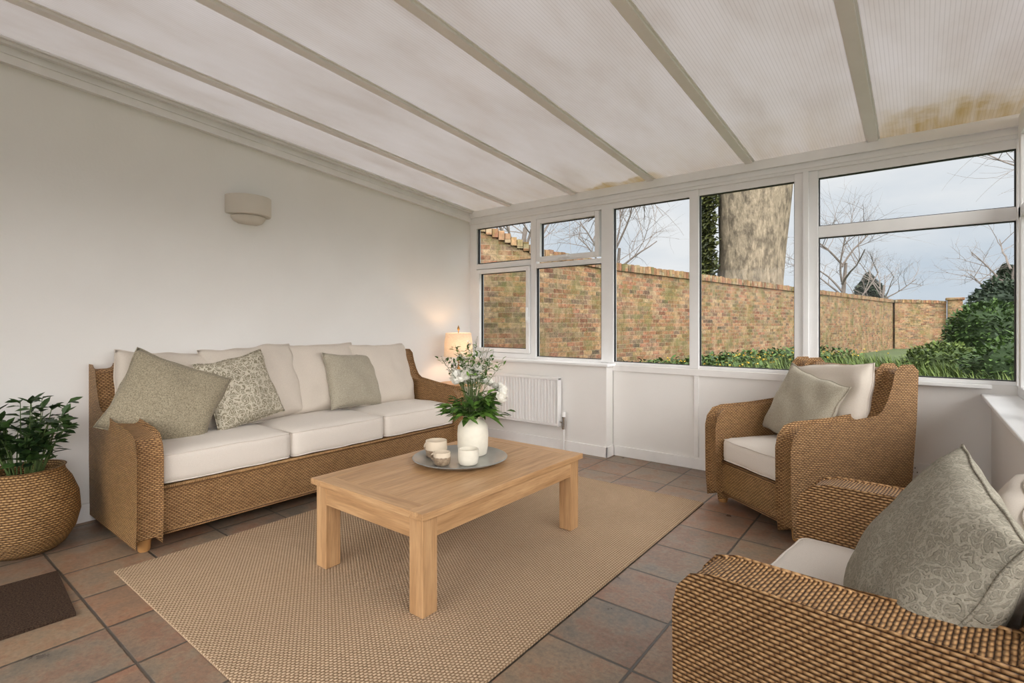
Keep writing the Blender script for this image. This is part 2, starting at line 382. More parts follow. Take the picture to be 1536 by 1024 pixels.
def TR(x,y,z,rx=0,ry=0,rz=0):
    return Matrix.Translation((x,y,z))@Euler((math.radians(rx),math.radians(ry),math.radians(rz)),'XYZ').to_matrix().to_4x4()
def leaf(bm,p,d,L,W,mat=0,up=None,bend=.25,curl=.15):
    d=d.normalized(); up=up or Vector((random.uniform(-.4,.4),random.uniform(-.4,.4),1))
    s=d.cross(up)
    if s.length<1e-4: s=d.cross(Vector((1,0,0)))
    s.normalize(); n=s.cross(d).normalized()
    a=bm.verts.new(p); t=bm.verts.new(p+d*L-n*L*bend)
    m1=p+d*L*.35+n*L*.04; m2=p+d*L*.7-n*L*bend*.35
    c1=bm.verts.new(m1-n*W*curl); c2=bm.verts.new(m2-n*W*curl)
    l1=bm.verts.new(m1+s*W*.5); r1=bm.verts.new(m1-s*W*.5); l2=bm.verts.new(m2+s*W*.42); r2=bm.verts.new(m2-s*W*.42)
    for f in ((a,c1,l1),(a,r1,c1),(c1,c2,l2,l1),(c1,r1,r2,c2),(c2,t,l2),(c2,r2,t)):
        bm.faces.new(f).material_index=mat
# ================================================================= ROOM
XL,XR=-4.15,.36; YW=4.5; YB=-1.3; SL=.08; ZE=2.55
def zc(y): return ZE+SL*(YW-y)
bm=bmesh.new(); box(bm,XL-.2,XR+.3,YB-.2,YW+.1,-.1,0); fin(bm,'floor',M_floor)
bm=bmesh.new(); prism(bm,[(YB-.2,0),(YW+.1,0),(YW+.1,zc(YW+.1)),(YB-.2,zc(YB-.2))],'x',XL-.2,XL); fin(bm,'wall_left',M_plaster)
# unseen back wall; glazed doors added to let in fill light
OX0,OX1,OZ=-3.3,-.2,2.35
for nm,a in (('wall_back',(XL,OX0,0,zc(YB))),('wall_back_side',(OX1,XR+.3,0,zc(YB))),('wall_back_lintel',(OX0,OX1,OZ,zc(YB)))):
    bm=bmesh.new(); box(bm,a[0],a[1],YB-.2,YB,a[2],a[3]); fin(bm,nm,M_plaster)
bm=bmesh.new()
nd=4
for i in range(nd+1):
    x=OX0+(OX1-OX0)*i/nd; box(bm,max(OX0,x-.05),min(OX1,x+.05),YB-.13,YB-.06,0.001,OZ-.001,0,.004)
box(bm,OX0,OX1,YB-.13,YB-.06,0.001,.12,0,.004); box(bm,OX0,OX1,YB-.13,YB-.06,OZ-.07,OZ-.001,0,.004)
vs=[bm.verts.new(c) for c in ((OX0,YB-.095,.1),(OX1,YB-.095,.1),(OX1,YB-.095,OZ-.05),(OX0,YB-.095,OZ-.05))]; bm.faces.new(vs).material_index=1
fin(bm,'added_fill_door_1',[M_pvc,M_glass])
# roof sheets
bars=[-3.54,-2.72,-1.91,-1.08,-.26,.57]
bm=bmesh.new()
prism(bm,[(YB-.2,zc(YB-.2)),(YW+.25,zc(YW+.25)),(YW+.25,zc(YW+.25)+.012),(YB-.2,zc(YB-.2)+.012)],'x',XL-.1,XR+.42)
fin(bm,'ceiling',M_roof)
def sloped(bm,x0,x1,d0,d1,y0=YB,y1=YW,mat=0):
    prism(bm,[(y0,zc(y0)+d0),(y1,zc(y1)+d0),(y1,zc(y1)+d1),(y0,zc(y0)+d1)],'x',x0,x1,mat)
bm=bmesh.new()
for b in bars:
    if b<XR: 
        sloped(bm,b-.030,b+.030,-.022,-.001); sloped(bm,b-.042,b+.042,-.006,-.001)
fin(bm,'trim_roof_bars',M_bar)
bm=bmesh.new()
sloped(bm,XL,XL+.075,-.03,-.001); sloped(bm,XL,XL+.04,-.125,-.03); sloped(bm,XL,XL+.048,-.075,-.068); sloped(bm,XL+.075,XL+.10,-.012,-.001)
fin(bm,'trim_left_coving',M_barw)
# eaves beam
bm=bmesh.new()
box(bm,XL,XR+.3,YW-.02,YW+.09,2.40,2.53,0,.004); box(bm,XL,XR+.3,YW-.045,YW-.02,2.47,2.545,0,.004); box(bm,XL,XR+.3,YW-.03,YW-.02,2.425,2.445)
fin(bm,'trim_eaves_beam',M_pvc)
# lower window wall
bm=bmesh.new()
box(bm,XL,XR+.3,YW,YW+.1,0,.86)
fin(bm,'wall_window',M_plaster)
bm=bmesh.new()
for x0,x1 in ((-2.30,-1.57),(-1.49,-.70)):
    box(bm,x0-.04,x0,YW-.015,YW,.1,.80,0,.004); 
box(bm,-2.34,-.66,YW-.015,YW,.80,.858,0,.004); box(bm,-.70,-.66,YW-.015,YW,.1,.8)
fin(bm,'trim_panel_frames',M_trim)
bm=bmesh.new(); box(bm,-2.28,XR,YW-.018,YW,0,.095,0,.004); fin(bm,'baseboard_window',M_trim)
DX=-2.30; DY=YW-.14
bm=bmesh.new(); box(bm,XL,DX,DY,YW,0,.845); fin(bm,'wall_dwarf_radiator',M_plaster)
bm=bmesh.new(); box(bm,XL,DX+.016,DY-.016,DY,0,.1,0,.004); box(bm,DX,DX+.016,DY-.016,YW-.02,0,.1,0,.004); fin(bm,'baseboard_dwarf',M_trim)
bm=bmesh.new(); box(bm,XL,DX+.03,DY-.035,YW,.845,.872,0,.006); fin(bm,'trim_sill_left',M_pvc)
bm=bmesh.new(); box(bm,XL,XL+.018,YB,DY-.016,0,.115,0,.004); fin(bm,'baseboard_left',M_trim)
# windows
def frame_rect(bm,x0,x1,z0,z1,w,y0,y1,mat=0):
    b=.004 if w>.02 else 0
    box(bm,x0-w,x0,y0,y1,z0-w,z1+w,mat,b); box(bm,x1,x1+w,y0,y1,z0-w,z1+w,mat,b)
    box(bm,x0,x1,y0,y1,z0-w,z0,mat,b); box(bm,x0,x1,y0,y1,z1,z1+w,mat,b)
def pane(bm,x0,x1,z0,z1,y=YW+.045):
    g=.006
    frame_rect(bm,x0+g,x1-g,z0+g,z1-g,g,y-.03,y+.0,1)
    vs=[bm.verts.new(c) for c in ((x0,y,z0),(x1,y,z0),(x1,y,z1),(x0,y,z1))]; bm.faces.new(vs).material_index=2
WM=[M_pvc,M_black,M_glass]
y0,y1=YW,YW+.07
ZB,ZT,TM0,TM1=.885,2.345,1.885,1.965
bm=bmesh.new()
box(bm,XL,-4.05,y0,y1,.872,2.40); box(bm,-3.275,-3.205,y0,y1,.872,2.40,0,.004)
box(bm,-4.05,-3.275,y0,y1,ZT,2.40); box(bm,-4.05,-3.275,y0,y1,TM0-.01,TM0+.05,0,.003); box(bm,-4.05,-3.275,y0,y1,.872,.925)
pane(bm,-4.04,-3.28,TM0+.055,ZT)
frame_rect(bm,-3.99,-3.325,.975,TM0-.065,.045,y0-.022,y1-.01); pane(bm,-3.99,-3.325,.975,TM0-.065)
box(bm,-3.31,-3.295,y0-.05,y0-.02,1.28,1.42,0,.004); box(bm,-3.315,-3.29,y0-.04,y0-.018,1.26,1.32,0,.003)
fin(bm,'window_1',WM)
bm=bmesh.new()
box(bm,-3.205,-2.43,y0,y1,ZT+.01,2.40); box(bm,-3.205,-2.43,y0,y1,TM0-.05,TM0,0,.003); box(bm,-3.205,-2.43,y0,y1,.872,.895); box(bm,-2.43,-2.30,y0,y1,.872,2.40,0,.004)
frame_rect(bm,-3.14,-2.49,TM0+.065,ZT-.045,.045,y0-.022,y1-.01); pane(bm,-3.14,-2.49,TM0+.065,ZT-.045); pane(bm,-3.2,-2.435,.9,TM0-.05)
box(bm,-2.90,-2.76,y0-.05,y0-.02,TM0+.03,TM0+.045,0,.004); box(bm,-2.86,-2.80,y0-.04,y0-.018,TM0+.02,TM0+.06,0,.003)
fin(bm,'window_2',WM)
bm=bmesh.new()
box(bm,-2.30,-.76,y0,y1,.86,ZB,0,.003); box(bm,-2.30,-.76,y0,y1,ZT,2.40); box(bm,-1.57,-1.49,y0-.01,y1,.86,2.40,0,.004)
pane(bm,-2.3,-1.57,ZB,ZT)
pane(bm,-1.49,-.76,ZB,ZT); fin(bm,'window_3',WM)
bm=bmesh.new()
box(bm,-.76,-.60,y0-.01,y1,.86,2.40,0,.004); box(bm,-.70,-.66,y0-.03,y0-.01,.86,2.40,0,.004)
box(bm,-.60,.49,y0,y1,.86,ZB,0,.003); box(bm,-.60,.49,y0,y1,ZT,2.40); box(bm,-.60,.49,y0,y1,TM0+.01,TM1+.015,0,.004); box(bm,.475,.62,y0-.01,y1,.86,2.40,0,.004)
pane(bm,-.6,.475,ZB,TM0+.01); pane(bm,-.6,.475,TM1+.015,ZT)
fin(bm,'window_4',WM)
bm=bmesh.new(); box(bm,-.66,XR,YW-.05,YW,.835,.86,0,.005); fin(bm,'trim_sill_right_window',M_pvc)
# right wall
bm=bmesh.new(); box(bm,XR,XR+.26,YB,YW,0,.775); fin(bm,'wall_right',M_plaster)
bm=bmesh.new(); box(bm,XR-.05,XR+.2,YB,YW,.775,.80,0,.006); fin(bm,'trim_sill_right',M_pvc)
bm=bmesh.new()
xr0,xr1=XR+.12,XR+.19
yb=[YB+.05,.1,1.25,2.35,3.4,4.42]
def boxy(a0,a1,z0,z1,mat=0): box(bm,xr0,xr1,a0,a1,z0,z1,mat,.004)
boxy(YB,YW,.80,.86); prism(bm,[(YB,2.40),(YW-.02,2.40),(YW-.02,zc(YW)-.03),(YB,zc(YB)-.005)],'x',xr0,xr1)
for q in yb: boxy(q-.04,q+.04,.86,2.40)
boxy(YB,YW-.02,TM0+.01,TM1)
for a,b in zip(yb[:-1],yb[1:]):
    for z0,z1 in ((.86,TM0+.01),(TM1,2.40)):
        X=xr0+.035; vs=[bm.verts.new(c) for c in ((X,a+.04,z0),(X,b-.04,z0),(X,b-.04,z1),(X,a+.04,z1))]; bm.faces.new(vs).material_index=2
fin(bm,'window_5',WM)
# ================================================================= RADIATOR, SOCKET, SCONCE
bm=bmesh.new()
rx0,rx1,ry,rz0,rz1=-3.76,-2.78,DY-.085,.24,.72
nfl=24; W=(rx1-rx0-.04)/nfl
prof=[]
for i in range(nfl):
    xa=rx0+.02+i*W
    prof+= [(xa,ry+.018),(xa+W*.2,ry),(xa+W*.6,ry),(xa+W*.8,ry+.018)]
prof+=[(rx1-.02,ry+.018),(rx1-.02,ry+.024),(rx0+.02,ry+.024)]
prism(bm,prof,'z',rz0+.02,rz1-.025)
box(bm,rx0,rx1,ry-.004,ry+.06,rz1-.03,rz1,0,.008); box(bm,rx0,rx0+.014,ry-.004,ry+.06,rz0,rz1,0,.004); box(bm,rx1-.014,rx1,ry-.004,ry+.06,rz0,rz1,0,.004)
box(bm,rx0,rx1,ry+.0,ry+.02,rz0,rz0+.03,0,.006); box(bm,rx0+.02,rx1-.02,ry+.045,ry+.055,rz0,rz1-.03)
box(bm,rx0+.15,rx0+.18,ry+.05,DY-.001,.3,.62); box(bm,rx1-.18,rx1-.15,ry+.05,DY-.001,.3,.62)
tube(bm,[(rx1-.005,ry+.03,rz0+.045),(rx1+.05,ry+.03,rz0+.045)],.012,10,1); tube(bm,[(rx1+.045,ry+.03,rz0+.10),(rx1+.045,ry+.03,rz0-.02)],.017,12,1)
tube(bm,[(rx1+.045,ry+.03,rz0+.15),(rx1+.045,ry+.03,rz0+.10)],.02,12,0)
tube(bm,[(rx1+.045,ry+.03,rz0-.01),(rx1+.045,ry+.03,-.0)],.0075,8,0)
fin(bm,'radiator',[M_rad,M_chrome],False)
bm=bmesh.new(); box(bm,-.06,.09,YW-.014,YW,.215,.30,0,.004)
for cx in (-.025,.055):
    box(bm,cx-.014,cx+.014,YW-.018,YW-.012,.272,.288,0,.002)
    for dx,dz in ((0,.02),(-.012,-.008),(.012,-.008)): box(bm,cx+dx-.003,cx+dx+.003,YW-.0148,YW-.012,.245+dz-.004,.245+dz+.004,1)
fin(bm,'wall_socket',[M_pvc,M_black])
bm=bmesh.new()
lathe(bm,[(.0,-.105),(.07,-.105),(.105,-.09),(.125,-.065),(.13,-.05),(.115,-.05),(.115,-.045),(.165,-.04),(.17,-.03),(.17,.1),(.163,.105),(.155,.1),(.15,-.02),(0,-.02)],32,(0,0,0),0,-math.pi/2,math.pi/2)
o=fin(bm,'wall_sconce',M_sconce,True,ang=35); o.location=(XL,1.93,2.13)
# ================================================================= WICKER SEATING
def wicker_seat(name,loc,rz,w,d,arm_h,back_h,seat_b,seat_t,n,arm_w=.13,wg=.26,seat_crown=.022,dip=.02):
    e=empty(name,loc,math.radians(rz)); f=-d/2; b=d/2; k=wg/.26
    def side(xc,tag):
        ah=arm_h-dip
        poly=[(f+.015,.075),(f+.003,.2),(f,ah-.11),(f+.012,ah-.055),(f+.045,ah-.015),(f+.10,ah)]
        ym=b-wg
        poly+=[(f+.10+(ym-f-.10)*.5,arm_h-dip*.45),(ym,arm_h+.015),(ym+.055*k,arm_h+.05)]
        dh=back_h-(arm_h+.05)
        poly+=[(ym+.10*k,arm_h+.05+dh*.28),(ym+.135*k,arm_h+.05+dh*.62),(ym+.155*k,back_h-.02),(ym+.18*k,back_h),(b-.01,back_h+.0),(b+.01,back_h-.02),(b-.005,arm_h),(b-.04,.3),(b-.05,.075)]
        bm=bmesh.new(); prism(bm,poly,'x',xc-arm_w/2,xc+arm_w/2)
        bm.normal_update()
        es=[ed for ed in bm.edges if len(ed.link_faces)==2 and any(len(q.verts)>4 for q in ed.link_faces)]
        bmesh.ops.bevel(bm,geom=es,offset=min(.045,arm_w*.4),segments=6,affect='EDGES',profile=.5,clamp_overlap=True)
        bmesh.ops.triangulate(bm,faces=[q for q in bm.faces if len(q.verts)>4])
        fin(bm,'arm_'+tag,M_wicker,True,e,True,ang=50)
    side(-w/2+arm_w/2,'left'); side(w/2-arm_w/2,'right')
    iw=w/2-arm_w
    bm=bmesh.new()
    box(bm,-iw-.03,iw+.03,f+.025,b-.06,.085,seat_b-.005,0,.012)
    fin(bm,'base',M_wicker,True,e,True,ang=40)
    bm=bmesh.new(); tube(bm,[(-iw-.02,f+.03,.085),(iw+.02,f+.03,.085)],.013,8); tube(bm,[(-iw-.02,f+.03,seat_b-.012),(iw+.02,f+.03,seat_b-.012)],.014,8)
    fin(bm,'rails',M_rim,True,e,True)
    bm=bmesh.new()
    prism(bm,[(b-.20,seat_b-.05),(b-.12,back_h-.04),(b-.10,back_h-.008),(b-.06,back_h+.006),(b-.02,back_h-.004),(b-.005,back_h-.04),(b-.045,.085),(b-.1,.085)],'x',-iw-.04,iw+.04)
    fin(bm,'back',M_wicker,True,e,True,ang=35)
    bm=bmesh.new()
    for sx in (-1,1):
        for sy in (f+.07,b-.10):
            c=(sx*(w/2-arm_w/2),sy,0)
            lathe(bm,[(0,0),(.026,0),(.03,.01),(.033,.05),(.04,.075),(.042,.10),(0,.10)],16,c)
    fin(bm,'feet',M_foot,True,e,ang=40)
    cw=2*iw/n; th=seat_t-seat_b
    for i in range(n):
        cushion('seat_cushion_%d'%(i+1),cw-.006,d-.20,th,TR(-iw+cw*(i+.5),f+.01+(d-.20)/2,seat_b+th/2),M_cream,e,.04,seat_crown,seed=i+n)
    return e
sofa=wicker_seat('sofa',(-3.72,2.22,0),90,2.56,.86,.675,.96,.345,.53,3,.125,dip=.045)
for i,(x,wd,z,rzz,ry_) in enumerate(((-.88,.60,.775,-4,4),(-.36,.62,.80,3,-3),(.18,.70,.80,0,0),(.80,.60,.78,3,1),)):
    pillow('back_cushion_%d'%(i+1),wd+.06,.58,.25,TR(x,.20-(i%2)*.035,z,-18,ry_,rzz),M_cream2,sofa,11+i,28,.035,.3,.02)
pillow('pillow_sage',.58,.52,.20,TR(-.98,.0,.765,-22,22,-24),M_sage,sofa,1)
pillow('pillow_fern',.52,.50,.18,TR(-.52,.02,.785,-20,-9,12),M_pat,sofa,2)
pillow('pillow_grey_sage',.54,.48,.17,TR(.42,.06,.77,-20,4,6),M_grsage,sofa,3)
ch=wicker_seat('armchair',(-.605,3.86,0),-38,.80,.84,.66,.97,.305,.465,1,.12)
pillow('back_cushion',.58,.54,.2,TR(.04,.16,.72,-16,-6,4),M_cream2,ch,31,28,.035,.3,.02)
pillow('pillow_sage',.54,.48,.17,TR(.02,-.02,.70,-22,10,-8),M_grsage,ch,5)
c2=wicker_seat('armchair.001',(-.045,1.82,0),-97,1.14,.76,.645,.74,.285,.44,1,.15,.13,.01,0.01)
pillow('back_cushion',.74,.46,.16,TR(-.05,.20,.58,-14,0,0),M_cream2,c2,41,28,.035,.3)
pillow('pillow_embossed',.66,.56,.24,TR(.15,.07,.625,-26,5,12),M_pat2,c2,8,34,.06)
# ================================================================= COFFEE TABLE
tb=empty('coffee_table',(-2.035,2.11,0))
tw,tl,th=.84,1.30,.46
bm=bmesh.new()
for sx in (-1,1):
    for sy in (-1,1):
        cx=sx*(tw/2-.02-.0425); cy=sy*(tl/2-.02-.0425); box(bm,cx-.0425,cx+.0425,cy-.0425,cy+.0425,.012,th-.03,0,.004)
fin(bm,'legs',M_woodZ,False,tb)
bm=bmesh.new()
for sx in (-1,1):
    x=sx*(tw/2-.035); box(bm,x-.011,x+.011,-tl/2+.09,tl/2-.09,th-.125,th-.03,0,.002)
fin(bm,'apron_long',M_woodY,False,tb)
bm=bmesh.new()
for sy in (-1,1):
    y=sy*(tl/2-.035); box(bm,-tw/2+.09,tw/2-.09,y-.011,y+.011,th-.125,th-.03,0,.002)
fin(bm,'apron_short',M_woodX,False,tb)
bm=bmesh.new(); bw=.085
box(bm,-tw/2,-tw/2+bw,-tl/2,tl/2,th-.03,th,0,.002); box(bm,tw/2-bw,tw/2,-tl/2,tl/2,th-.03,th,0,.002)
fin(bm,'top_border',M_woodY,False,tb)
bm=bmesh.new()
box(bm,-tw/2+bw,tw/2-bw,-tl/2,-tl/2+bw,th-.03,th,0,.002); box(bm,-tw/2+bw,tw/2-bw,tl/2-bw,tl/2,th-.03,th,0,.002)
fin(bm,'top_ends',M_woodX,False,tb)
bm=bmesh.new(); npl=5; pw=(tw-2*bw)/npl
for i in range(npl): box(bm,-tw/2+bw+i*pw,-tw/2+bw+(i+1)*pw,-tl/2+bw,tl/2-bw,th-.028,th-.0005,0,.0015)
fin(bm,'top_planks',M_woodP,False,tb)
bm=bmesh.new(); box(bm,-3.18,-1.18,.82,3.66,.0005,.011,0,.004); fin(bm,'rug',M_rug)
bm=bmesh.new()
prism(bm,[(-3.42,.24),(-2.86,.18),(-2.84,.60),(-3.40,.645)],'z',.0005,.014); fin(bm,'doormat',M_mat)
# ================================================================= TRAY / VASE / CUPS
ZT_=.4605; tc=(-2.08,2.17)
bm=bmesh.new(); lathe(bm,[(0,0),(.19,0),(.235,.010),(.265,.026),(.272,.028),(.266,.031),(.235,.016),(.19,.007),(0,.006)],48,(tc[0],tc[1],ZT_)); fin(bm,'serving_tray',M_tray,True,ang=50)
zb=ZT_+.0065
vp=(-2.11,2.31)
fl=empty('flower_vase',(vp[0],vp[1],zb))
bm=bmesh.new(); lathe(bm,[(0,0),(.074,0),(.084,.006),(.091,.05),(.093,.12),(.089,.17),(.070,.2),(.058,.21),(.057,.228),(.062,.235),(.054,.235),(.050,.21),(.05,.18),(0,.17)],36); fin(bm,'vase',M_ceram,True,fl,ang=50)
def cup(name,x,y,r,h,mat,handle=False,z=zb):
    bm=bmesh.new(); lathe(bm,[(0,0),(r*.7,0),(r*.92,h*.12),(r,h*.45),(r*.97,h),(r*.9,h),(r*.92,h*.45),(r*.8,h*.16),(0,h*.12)],28,(x,y,z))
    if handle:
        pts=[(x-r*.9+(-.032)*math.sin(a), y-.01*math.sin(a), z+h*.5+h*.3*math.cos(a)) for a in [i*math.pi/8 for i in range(9)]]
        tube(bm,pts,.006,8)
    return fin(bm,name,mat,True,ang=50)
cup('coffee_mug',-2.235,2.13,.064,.098,M_mug,True)
cup('ceramic_cup',-1.975,2.125,.058,.088,M_ceram)
cup('coffee_mug.001',-2.085,2.03,.048,.072,M_mug,True)
bm=bmesh.new()
rnd=random.Random(3)
def rv(a,b): return rnd.uniform(a,b)
for i in range(36):
    an=rv(0,6.283); sp=rv(.2,1.0); top=Vector((math.cos(an)*.21*sp,math.sin(an)*.21*sp,.27+.10*(1-sp*.75)+rv(-.05,.04)))
    base=Vector((math.cos(an)*.03,math.sin(an)*.03,.20)); mid=(base+top)/2+Vector((0,0,.03))
    tube(bm,[base,mid,top],[.0022,.002,.0012],5,0)
    for k in range(7):
        q=base.lerp(top,rv(.3,1.05))+Vector((rv(-.01,.01),rv(-.01,.01),rv(0,.01)))
        leaf(bm,q,Vector((math.cos(an)+rv(-1,1),math.sin(an)+rv(-1,1),rv(-.2,.6))),rv(.05,.09),rv(.024,.042),1)
for i in range(26):
    an=i/26*6.283; leaf(bm,Vector((math.cos(an)*.05,math.sin(an)*.05,.235)),Vector((math.cos(an),math.sin(an),rv(-.1,.5))),rv(.10,.17),rv(.04,.06),1,bend=.35)
def bloom(c,r,dirv):
    dirv=dirv.normalized(); a=dirv.orthogonal().normalized(); b=dirv.cross(a)
    rings=[]
    for j in range(4):
        ph=j/3*1.45; rr=r*.62*math.cos(ph-.15); hh=r*.62*math.sin(ph-.15)+r*.12
        rings.append([bm.verts.new(c+(a*math.cos(k/8*6.283)+b*math.sin(k/8*6.283))*rr+dirv*hh) for k in range(8)])
    for p_,q_ in zip(rings[:-1],rings[1:]):
        for k in range(8): bm.faces.new((p_[k],p_[(k+1)%8],q_[(k+1)%8],q_[k])).material_index=2
    bm.faces.new(rings[-1]).material_index=2
    for ring,(n_,tilt,sc) in enumerate(((7,.25,1.05),(7,.9,.95))):
        for k in range(n_):
            an=k/n_*6.283+ring*.5; d=(a*math.cos(an)+b*math.sin(an)+dirv*tilt)
            leaf(bm,c,d,r*sc*1.2,r*sc*1.1,2,up=dirv,bend=-.35,curl=.25)
for i in range(26):
    an=i*2.4; sp=.2+.8*((i*.618)%1); hz=.34+.15*(1-sp*sp)+rv(-.02,.03)
    c=Vector((math.cos(an)*.19*sp,math.sin(an)*.19*sp,hz))
    tube(bm,[Vector((0,0,.2)),c*.6+Vector((0,0,.12)),c],.002,4,0)
    bloom(c,rv(.028,.038),Vector((c.x*1.3,c.y*1.3,.12+rv(0,.1))))
for i in range(28):
    an=rv(0,6.283); sp=rv(.1,.9); top=Vector((math.cos(an)*.23*sp,math.sin(an)*.23*sp,.60+rv(-.08,.12)-.08*sp))
    base=Vector((0,0,.2)); mid=(base+top)/2+Vector((-math.cos(an)*.02,-math.sin(an)*.02,.03))
    tube(bm,[base,mid,top],[.0022,.002,.0012],4,0)
    for k in range(18):
        t_=rv(.2,1); q=mid.lerp(top,t_*1.0)+Vector((rv(-.025,.025),rv(-.025,.025),rv(-.02,.02)))
        tube(bm,[mid.lerp(top,t_*.92),q],[.0009,.0008],3,0)
        if k%2: leaf(bm,q,Vector((rv(-1,1),rv(-1,1),rv(0,1))),.034,.015,1)
        else:
            for _ in range(3): leaf(bm,q,Vector((rv(-1,1),rv(-1,1),rv(-.2,1))),.013,.011,3)
fin(bm,'flowers',[M_stem,M_leaf,M_petal,M_lilac],False,fl)
# ================================================================= PLANTER
pp=empty('potted_plant',(-3.885,.60,0)); ks=.93
bm=bmesh.new(); lathe(bm,[(0,.002),(.15*ks,.002),(.19*ks,.03),(.235*ks,.10),(.258*ks,.19),(.25*ks,.29),(.215*ks,.38),(.185*ks,.425),(.18*ks,.445),(.19*ks,.455),(.175*ks,.455),(.165*ks,.43),(.17*ks,.39),(0,.385)],48)
o=fin(bm,'basket',M_basket,True,pp,ang=70)
bm=bmesh.new(); lathe(bm,[(0,.39),(.155,.392)],24); fin(bm,'soil',M_soil,False,pp)
bm=bmesh.new()
for i in range(34):
    an=rv(0,6.283); sp=rv(.1,1); top=Vector((max(-.2,math.cos(an)*.26*sp),math.sin(an)*.26*sp,.62+rv(0,.24)*(1.15-sp*.6)))
    base=Vector((math.cos(an)*.06,math.sin(an)*.06,.39)); mid=(base+top)/2+Vector((0,0,.04))
    tube(bm,[base,mid,top],[.004,.003,.0018],5,0)
    for k in range(13):
        t_=rv(.25,1.02); q=(base.lerp(mid,t_*2) if t_<.5 else mid.lerp(top,t_*2-1))
        leaf(bm,q,Vector((math.cos(an)*.5+rv(-.6,1),math.sin(an)*.5+rv(-1,1),rv(-.1,.9))),rv(.055,.085),rv(.03,.042),1,bend=.2)
for v in bm.verts: v.co.x=max(v.co.x,-.255)
fin(bm,'foliage',[M_stem,M_leafd],False,pp)
# ================================================================= LAMP + SIDE TABLE
lx,ly=-3.86,4.0
st=empty('side_table',(lx,ly,0))
bm=bmesh.new()
lathe(bm,[(0,.60),(.2,.60),(.205,.608),(.2,.62),(0,.62)],36)
for k in range(3):
    a=k*2.094; tube(bm,[(.05*math.cos(a),.05*math.sin(a),.6),(.17*math.cos(a),.17*math.sin(a),.0)],[.014,.011],10)
fin(bm,'frame',M_woodZ,True,st,ang=40)
lp=empty('table_lamp',(lx,ly,.62))
bm=bmesh.new()
lathe(bm,[(0,0),(.065,0),(.068,.01),(.05,.02),(.02,.03),(.012,.05),(.010,.12),(.018,.13),(.024,.145),(.018,.16),(.010,.17),(.009,.30),(.014,.305),(.014,.33),(.006,.335),(.005,.555),(.012,.56),(.014,.575),(.009,.59),(.004,.605),(0,.61)],24)
tube(bm,[(.0,-.0,.2),(.05,-.05,.19),(.075,-.075,.205),(.08,-.08,.235)],[.005,.005,.005,.012],8)
fin(bm,'stem',M_brass,True,lp,ang=50)
bm=bmesh.new(); lathe(bm,[(.135,.28),(.157,.28),(.15,.34),(.148,.42),(.135,.53),(.133,.53),(.146,.42),(.148,.34),(.154,.283),(.135,.282)],40)
fin(bm,'shade',M_shade,True,lp,ang=60)
bm=bmesh.new()
for k in range(3):
    a=k*2.094; tube(bm,[(0,0,.515),(.13*math.cos(a),.13*math.sin(a),.515)],.002,5)
fin(bm,'shade_spider',M_brass,False,lp)
L=bpy.data.lights.new('lamp_bulb','POINT'); L.energy=3.4; L.color=(1,.62,.34); L.shadow_soft_size=.03
lo=bpy.data.objects.new('lamp_bulb',L); col.objects.link(lo); lo.parent=lp; lo.location=(.03,0,.40)
# ================================================================= OUTSIDE
GZ=.22
bm=bmesh.new(); box(bm,-60,60,YW+.35,140,GZ-.3,GZ); box(bm,XR+.6,60,-30,YW+.35,GZ-.3,GZ); fin(bm,'ground_lawn',M_lawn)
bm=bmesh.new(); box(bm,-20,XR+.58,-20,YB-.22,-.12,-.02); fin(bm,'ground_patio',M_patio)
def brick_wall(name,pts,hs,th=.33):
    bm=bmesh.new(); uvl=bm.loops.layers.uv.verify(); L=0
    for (a,b),(h0,h1) in zip(zip(pts[:-1],pts[1:]),zip(hs[:-1],hs[1:])):
        a=Vector(a);b=Vector(b); d=(b-a); ln=d.length; d.normalize(); nrm=Vector((-d.y,d.x))
        def quad(P,U):
            vs=[bm.verts.new(p) for p in P]; f=bm.faces.new(vs)
            for l,u in zip(f.loops,U): l[uvl].uv=u
        for off in (0,th):
            p=a+nrm*off; q=b+nrm*off
            quad([(p.x,p.y,GZ-.3),(q.x,q.y,GZ-.3),(q.x,q.y,h1),(p.x,p.y,h0)],[(L,GZ-.3),(L+ln,GZ-.3),(L+ln,h1),(L,h0)])
        cnt=int(ln/.085)
        for i in range(cnt):
            t0=(i+.04)/cnt; t1=(i+.94)/cnt; o0=-.035+random.uniform(-.006,.006); z0=h0+(h1-h0)*t0; hh=.11+random.uniform(-.012,.012)
            c=[a+d*ln*t0+nrm*o0,a+d*ln*t1+nrm*o0,a+d*ln*t1+nrm*(th+.035),a+d*ln*t0+nrm*(th+.035)]
            lo_=[bm.verts.new((k.x,k.y,z0-.01)) for k in c]; hi=[bm.verts.new((k.x,k.y,z0+hh)) for k in c]
            uo=random.random()*5; 
            for fs in ([lo_[0],lo_[1],hi[1],hi[0]],[lo_[1],lo_[2],hi[2],hi[1]],[lo_[2],lo_[3],hi[3],hi[2]],[lo_[3],lo_[0],hi[0],hi[3]],hi,lo_[::-1]):
                f=bm.faces.new(fs)
                for l,u in zip(f.loops,((uo,uo),(uo+.02,uo),(uo+.02,uo+.02),(uo,uo+.02))): l[uvl].uv=u
        L+=ln
    me=bpy.data.meshes.new(name); bm.normal_update(); bm.to_mesh(me); bm.free(); me.materials.append(M_brick)
    o=bpy.data.objects.new(name,me); col.objects.link(o); return o
brick_wall('garden_wall',[(-4.85,4.93),(-4.15,5.80),(-3.95,7.3),(-2.60,15.3),(-.86,26)],[2.62,2.18,2.12,2.10,2.10])
brick_wall('garden_wall.001',[(-.8,26.4),(.1,27.0),(.85,27.3)],[2.12,2.1,2.05])
bm=bmesh.new(); box(bm,.88,1.34,27.1,27.55,GZ-.2,2.18,0,.02); box(bm,.82,1.40,27.04,27.61,2.18,2.28,0,.02); fin(bm,'gate_pier',M_brick,False,None,True)
